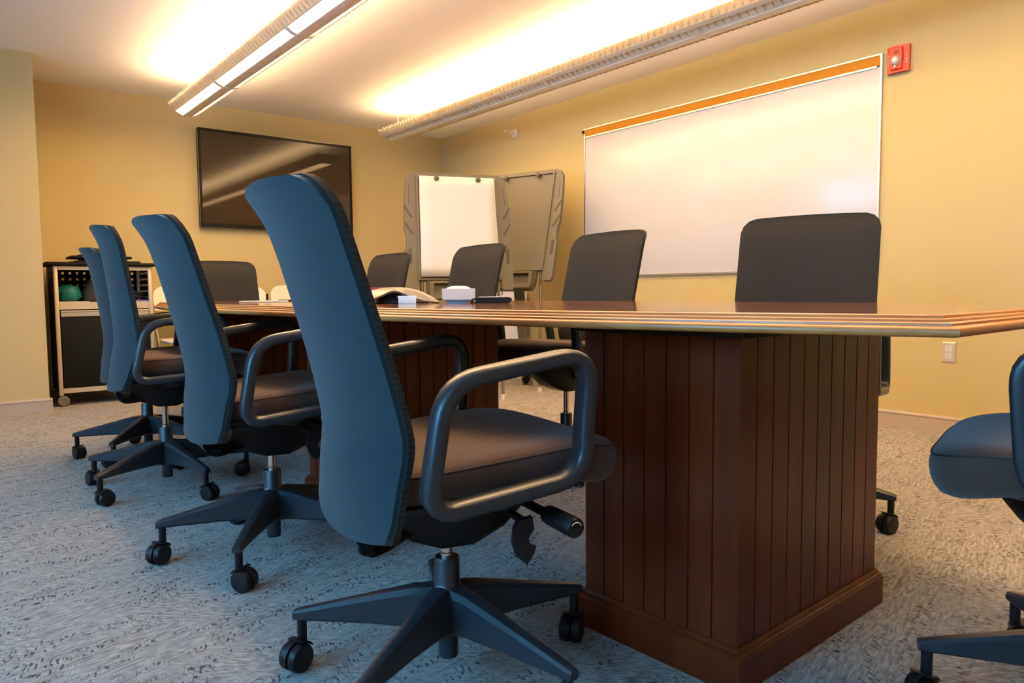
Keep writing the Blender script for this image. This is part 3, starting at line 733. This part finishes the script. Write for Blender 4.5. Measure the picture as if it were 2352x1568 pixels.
# ------------------------------------------------------------------ folding chairs
def folding_chair():
    t = thing('folding_chair', '', 'folding chair')
    bm = NB(); n = 16; rings = []
    P = []
    for i in range(n+1):
        a = pi*i/n; P.append((0.215*math.copysign(abs(cos(a))**0.55, cos(a)), 0.10*abs(sin(a))**0.8))
    P = P+[(-0.205, -0.10), (0.205, -0.10)]
    for dx in (0, 0.012):
        rings.append([(x, 0.20+dx+0.05*(x/0.2)**2*-1+z*0.12, 0.775+z) for x, z in P])
    loft(bm, rings); obj('backrest', bm, M_cream, t, smooth=50)
    sh = [(0.19, -0.18), (0.2, -0.10), (0.2, 0.10), (0.18, 0.18), (0.1, 0.2), (-0.1, 0.2), (-0.18, 0.18), (-0.2, 0.10), (-0.2, -0.10), (-0.19, -0.18), (-0.1, -0.215), (0.1, -0.215)]
    bm = NB(); loft(bm, [[(x*s, y*s-0.02, z) for x, y in sh] for s, z in ((0.94, 0.425), (1, 0.435), (1, 0.445), (0.95, 0.452), (0.6, 0.448))]); obj('seat', bm, M_cream, t, smooth=50)
    for s in (-1, 1):
        bm = NB(); tube(bm, [(s*0.222, 0.245, 0.80), (s*0.222, 0.20, 0.70), (s*0.222, -0.02, 0.44), (s*0.222, -0.24, 0.012)], 0.0115, 8); obj('front_leg', bm, M_tubem, t)
        bm = NB(); tube(bm, [(s*0.208, 0.03, 0.45), (s*0.208, 0.24, 0.012)], 0.0115, 8); obj('rear_leg', bm, M_tubem, t)
        bm = bbox(s*0.222-0.008, s*0.222+0.008, 0.205, 0.222, 0.72, 0.80, 0.003); obj('bracket', bm, M_black, t)
    for y, z, w in ((-0.16, 0.16, 0.222), (0.18, 0.14, 0.208)):
        bm = NB(); tube(bm, [(-w, y, z), (w, y, z)], 0.008, 8); obj('cross_bar', bm, M_tubem, t)
    return t
fc = folding_chair(); spots = [(1.595, 6.14), (2.066, 6.14), (2.537, 6.14)]
fl = ['cream folding chair beside the rolling cart, leftmost of three under the television', 'cream folding chair in the middle of three under the television', 'cream folding chair rightmost of three under the television']
for i, (x, y) in enumerate(spots):
    c = fc if i == 0 else copy_tree(fc)
    c.location = (x, y, 0); tag(c, fl[i], 'folding chair', 'folding chairs along the far wall')

# ------------------------------------------------------------------ rolling cart
CX, CW, CY, CDp = 1.022, 0.645, 6.12, 0.42
cart = thing('rolling_cart', 'metal rolling cart with black door and open shelf, beside the left wall corner', 'cart', (CX, CY, 0))
w2 = CW/2
for x in (-w2, w2-0.028):
    for y in (0, CDp-0.028):
        bm = bbox(x, x+0.028, y, y+0.028, 0.075, 1.015, 0.008, 3); obj('post', bm, M_cartm, cart)
bm = bbox(-w2-0.05, w2+0.03, -0.035, CDp+0.0, 1.015, 1.040, 0.010, 3); obj('top_slab', bm, M_cartb, cart)
for z0_, z1_ in ((0.985, 1.012), (0.70, 0.752), (0.095, 0.130)):
    bm = NB(); box(bm, -w2+0.028, w2-0.028, 0.003, 0.02, z0_, z1_); obj('front_rail', bm, M_cartm, cart, smooth=0)
bm = NB(); box(bm, -w2+0.02, w2-0.02, 0.02, CDp-0.02, 0.740, 0.752); obj('shelf', bm, M_cartm, cart, smooth=0)
bm = bbox(-w2+0.034, w2-0.034, 0.0, 0.018, 0.135, 0.645, 0.002); dr_ = obj('door', bm, M_cartb, cart)
bm = bbox(-w2+0.034, w2-0.034, -0.006, 0.018, 0.648, 0.692, 0.003); obj('drawer_front', bm, M_cartm, cart)
bm = bbox(-w2+0.034, w2-0.034, -0.014, 0.0, 0.682, 0.692, 0.002); obj('drawer_pull', bm, M_cartm, cart)
def peg(bm, along, fixed, lo, hi, z0, z1, pitch=0.062, hole=0.018):
    def b(a0, a1, q0, q1):
        if along == 'x': box(bm, a0, a1, fixed, fixed+0.002, q0, q1)
        else: box(bm, fixed, fixed+0.002, a0, a1, q0, q1)
    nz = int((z1-z0)/0.047); zz = z0
    rows = [z0+0.02+i*0.047 for i in range(nz)]
    prev = z0
    for r_ in rows:
        b(lo, hi, prev, r_)
        a = lo; k2 = 0
        while a < hi:
            e = min(hi, a+pitch-hole); b(a, e, r_, r_+hole); a += pitch
        prev = r_+hole
    b(lo, hi, prev, z1)
bm = NB(); peg(bm, 'x', CDp-0.012, -w2+0.02, w2-0.02, 0.755, 1.01, 0.048, 0.017); box(bm, -w2+0.02, w2-0.02, CDp-0.012, CDp-0.010, 0.10, 0.755); obj('back_panel', bm, M_cartb, cart, smooth=0)
for x in (-w2+0.006, w2-0.008):
    bm = NB(); peg(bm, 'y', x, 0.028, CDp-0.03, 0.755, 1.01, 0.030, 0.014); box(bm, x, x+0.002, 0.02, CDp-0.02, 0.10, 0.755); obj('side_panel', bm, M_cartb, cart, smooth=0)
bm = NB(); box(bm, -w2+0.02, w2-0.02, 0.02, CDp-0.02, 0.10, 0.112); obj('bottom_panel', bm, M_cartb, cart, smooth=0)
for x in (-w2+0.014, w2-0.014):
    for y in (0.014, CDp-0.014):
        bm = NB()
        for s in (-1, 1): lathe(bm, [(0.014, s*0.008), (0.036, s*0.008), (0.038, s*0.012), (0.036, s*0.024), (0.026, s*0.026), (0.024, s*0.023), (0.0, s*0.023)], 22, 'Y', (x+0.012, y, 0.038))
        lathe(bm, [(0.01, 0.02), (0.01, 0.08)], 10, 'Z', (x, y, 0)); obj('caster', bm, M_grey, cart)
# things on and in the cart
bm = bbox(-0.215, 0.225, -0.15, 0.15, 0.0, 0.014, 0.004); o = tag(obj('equipment_tray', bm, M_cartb, None, loc=(CX+0.03, CY+0.19, 1.0405)), 'flat black tray lying directly on the cart top', 'tray')
bm = bbox(-0.20, 0.20, -0.14, 0.14, 0.018, 0.036, 0.004)
box(bm, -0.13, 0.13, -0.09, 0.09, 0.0, 0.018); box(bm, -0.14, 0.16, -0.10, 0.10, 0.036, 0.046)
tag(obj('document_device', bm, M_cartb, None, loc=(CX+0.0, CY+0.19, 1.055)), 'black slab-shaped device on top of the tray on the cart', 'device')
bm = NB(); lathe(bm, [(0.0, 0), (0.05, 0.003), (0.078, 0.03), (0.082, 0.065), (0.06, 0.105), (0.03, 0.118), (0, 0.12)], 18)
for v in bm.verts: v.co.x += 0.006*sin(v.co.z*90+v.co.y*40); v.co.y *= 1.1
tag(obj('teal_bag', bm, mat('teal_cloth', (0.0, 0.14, 0.115), 0.6, noise=0.6, nscale=14), None, loc=(CX-0.215, CY+0.13, 0.7575)), 'rounded teal-green bag in the left of the cart shelf', 'bag')
bm = NB(); rings = []
for z, sx, sy in ((0, 0.09, 0.10), (0.01, 0.115, 0.12), (0.05, 0.12, 0.125), (0.085, 0.11, 0.115), (0.10, 0.10, 0.10), (0.115, 0.095, 0.1), (0.15, 0.075, 0.085), (0.172, 0.04, 0.05), (0.175, 0.01, 0.01)):
    rings.append([(sx*math.copysign(abs(cos(a))**0.6, cos(a))+0.004*sin(5*a+z*60), sy*math.copysign(abs(sin(a))**0.6, sin(a)), z) for a in [2*pi*k2/28 for k2 in range(28)]])
loft(bm, rings); sb_ = tag(obj('camera_bag', bm, mat('bag_black', (0.028, 0.025, 0.02), 0.8), None, loc=(CX-0.015, CY+0.15, 0.7535)), 'dark slouched bag in the middle of the cart shelf', 'bag')
bm = NB(); tube(bm, [(-0.10, 0.0, 0.012), (-0.05, -0.02, 0.045), (0.0, -0.02, 0.03), (0.06, 0.0, 0.016), (0.09, 0.02, 0.012)], 0.012, 8)
tube(bm, [(-0.10, 0.05, 0.03), (-0.04, 0.03, 0.062), (0.02, 0.03, 0.055), (0.09, 0.05, 0.03)], 0.013, 8)
tag(obj('cable_bundle', bm, mat('cable_black', (0.02, 0.02, 0.017), 0.6), None, loc=(CX+0.215, CY+0.16, 0.7655)), 'loose black cable bundle in the right of the cart shelf', 'cable')
bm = bbox(-0.11, 0.085, -0.08, 0.08, 0, 0.010, 0.001); tag(obj('blue_folder', bm, mat('folder_blue', (0.10, 0.09, 0.34), 0.5), None, loc=(CX+0.205, CY+0.10, 0.7525)), 'blue-violet folder under the cables on the cart shelf', 'folder')
bm = bbox(-0.10, 0.10, -0.09, 0.09, 0, 0.004, 0.001); tag(obj('paper_sheet', bm, M_paper, None, loc=(CX-0.20, CY+0.12, 0.7525)), 'white papers under the teal bag on the cart shelf', 'paper')

# ------------------------------------------------------------------ things on the table
ZT = 0.7602
ph = thing('conference_phone', 'silver-grey arched speakerphone in the middle of the conference table', 'telephone', (1.352, 2.40, ZT), R(-60))
bm = NB(); NR, NA = 10, 60; top, bot = [], []
for j in range(NR+1):
    rho = j/NR; tr_, br_ = [], []
    for i in range(NA):
        a = 2*pi*i/NA; c3 = (1+cos(3*a))/2
        Rr = 0.100+0.082*c3**1.6; x, y = Rr*rho*cos(a), Rr*rho*sin(a)
        edge_z = 0.042*(1-c3)**1.2+0.005
        zt_ = edge_z+(0.060-edge_z)*(1-rho**2.3); tr_.append((x, y, zt_)); br_.append((x*0.985, y*0.985, max(0.0, min(zt_-0.004, edge_z-0.006+(0.040-edge_z)*(1-rho**2.3)))))
    top.append(tr_); bot.append(br_)
loft(bm, list(reversed(bot[1:]))+[], False); loft(bm, top[1:], False)
v1 = NB()
rings = [bot[1]]+bot[2:]+list(reversed(top[2:]))+[top[1]]
bm.free(); bm = NB(); loft(bm, rings, True); obj('shell', bm, mat('phone_silver', (0.13, 0.125, 0.115), 0.38, 0.2), ph, smooth=50)
bm = NB(); loft(bm, [[(r*cos(a), r*sin(a), z) for a in [2*pi*k2/30 for k2 in range(30)]] for r, z in ((0.070, 0.0), (0.074, 0.004), (0.066, 0.020), (0.05, 0.034))]); obj('speaker_body', bm, mat('phone_dark', (0.03, 0.035, 0.045), 0.4), ph)
bm = NB(); tube(bm, [(0.05, -0.075, 0.012), (0.072, -0.10, 0.022), (0.095, -0.10, 0.014), (0.125, -0.08, 0.006), (0.165, -0.05, 0.005)], 0.005, 8); obj('cord', bm, M_black, ph)
bm = bbox(-0.031, 0.031, -0.0008, 0.0008, 0, 0.028, 0.0003)
tag(obj('sticky_note', bm, mat('note_blue', (0.55, 0.72, 0.86), 0.7), None, loc=(1.312, 2.240, ZT+0.0003), rot=(R(-10), 0, R(-36))), 'pale blue paper note standing in front of the speakerphone', 'note')
# red box behind the phone
rb = thing('red_box', 'dark red box behind the speakerphone on the table', 'box', (1.475, 2.85, ZT), R(-36))
bm = bbox(-0.075, 0.075, -0.05, 0.05, 0, 0.062, 0.002); obj('carton', bm, mat('carton_red', (0.24, 0.025, 0.015), 0.45), rb)
bm = NB(); box(bm, -0.0145, -0.0135, -0.0508, -0.0499, 0.0, 0.062); obj('label_strip', bm, mat('label_pink', (0.55, 0.25, 0.2), 0.5), rb, smooth=0)
text_mesh('lettering', 'als', 0.026, mat('letter_pink', (0.75, 0.55, 0.5), 0.5), rb, (-0.030, -0.0508, 0.034), (pi/2, R(-90), 0), 0.0003)
# white puck device
pk = thing('white_sensor_box', 'square white plastic device with a domed top, right of the speakerphone', 'device', (1.478, 2.164, ZT), R(-34))
bm = bbox(-0.041, 0.030, -0.03, 0.05, 0, 0.013, 0.001); obj('stand', bm, mat('pale_plastic', (0.6, 0.64, 0.72), 0.4), pk)
bm = NB(); loft(bm, [[(-s, -s, z), (s, -s, z), (s, s, z), (-s, s, z)] for s, z in ((0.057, 0.012), (0.0585, 0.052))]); bmesh.ops.bevel(bm, geom=list(bm.edges), offset=0.002, segments=2, affect='EDGES'); obj('body', bm, M_white, pk)
bm = NB(); lathe(bm, [(0.044, 0.051), (0.040, 0.056), (0.025, 0.0605), (0.0, 0.062)], 28); obj('dome', bm, M_white, pk)
# dark tablet-like case
tb = thing('black_case', 'thin black rounded case with white top, lying right of the white device', 'case', (1.5405, 2.058, ZT), R(-36))
bm = NB(); n = 14
prof_ = [(-0.070, 0.002), (-0.058, 0.0), (0.062, 0.0), (0.071, 0.005), (0.074, 0.011), (0.071, 0.018), (0.062, 0.021), (-0.045, 0.020), (-0.064, 0.016)]
loft(bm, [[(x, y, z) for x, z in prof_] for y in (-0.05, 0.05)]); bmesh.ops.bevel(bm, geom=[e for e in bm.edges if e.calc_face_angle(0) > 1.2], offset=0.002, segments=2, affect='EDGES'); obj('body', bm, M_black, tb)
bm = NB(); box(bm, -0.040, 0.052, -0.046, 0.046, 0.0205, 0.0225); obj('white_cover', bm, M_paper, tb, smooth=0)
bm = NB(); lathe(bm, [(0.005, -0.0515), (0.005, -0.049)], 12, 'Y', (-0.056, 0, 0.009)); obj('button', bm, M_grey, tb)
# folders at the far end of the table
bm = bbox(-0.12, 0.10, -0.09, 0.09, 0, 0.006, 0.002); tag(obj('writing_pad', bm, M_paper, None, loc=(1.28, 3.52, ZT), rot=(0, 0, R(-22))), 'thin white pad on the far left part of the table', 'notepad')
bm = bbox(-0.08, 0.08, -0.06, 0.06, 0, 0.008, 0.002); tag(obj('dark_notebook', bm, M_black, None, loc=(1.52, 3.75, ZT), rot=(0, 0, R(-10))), 'small dark notebook behind the nearest chair back on the table', 'notebook')
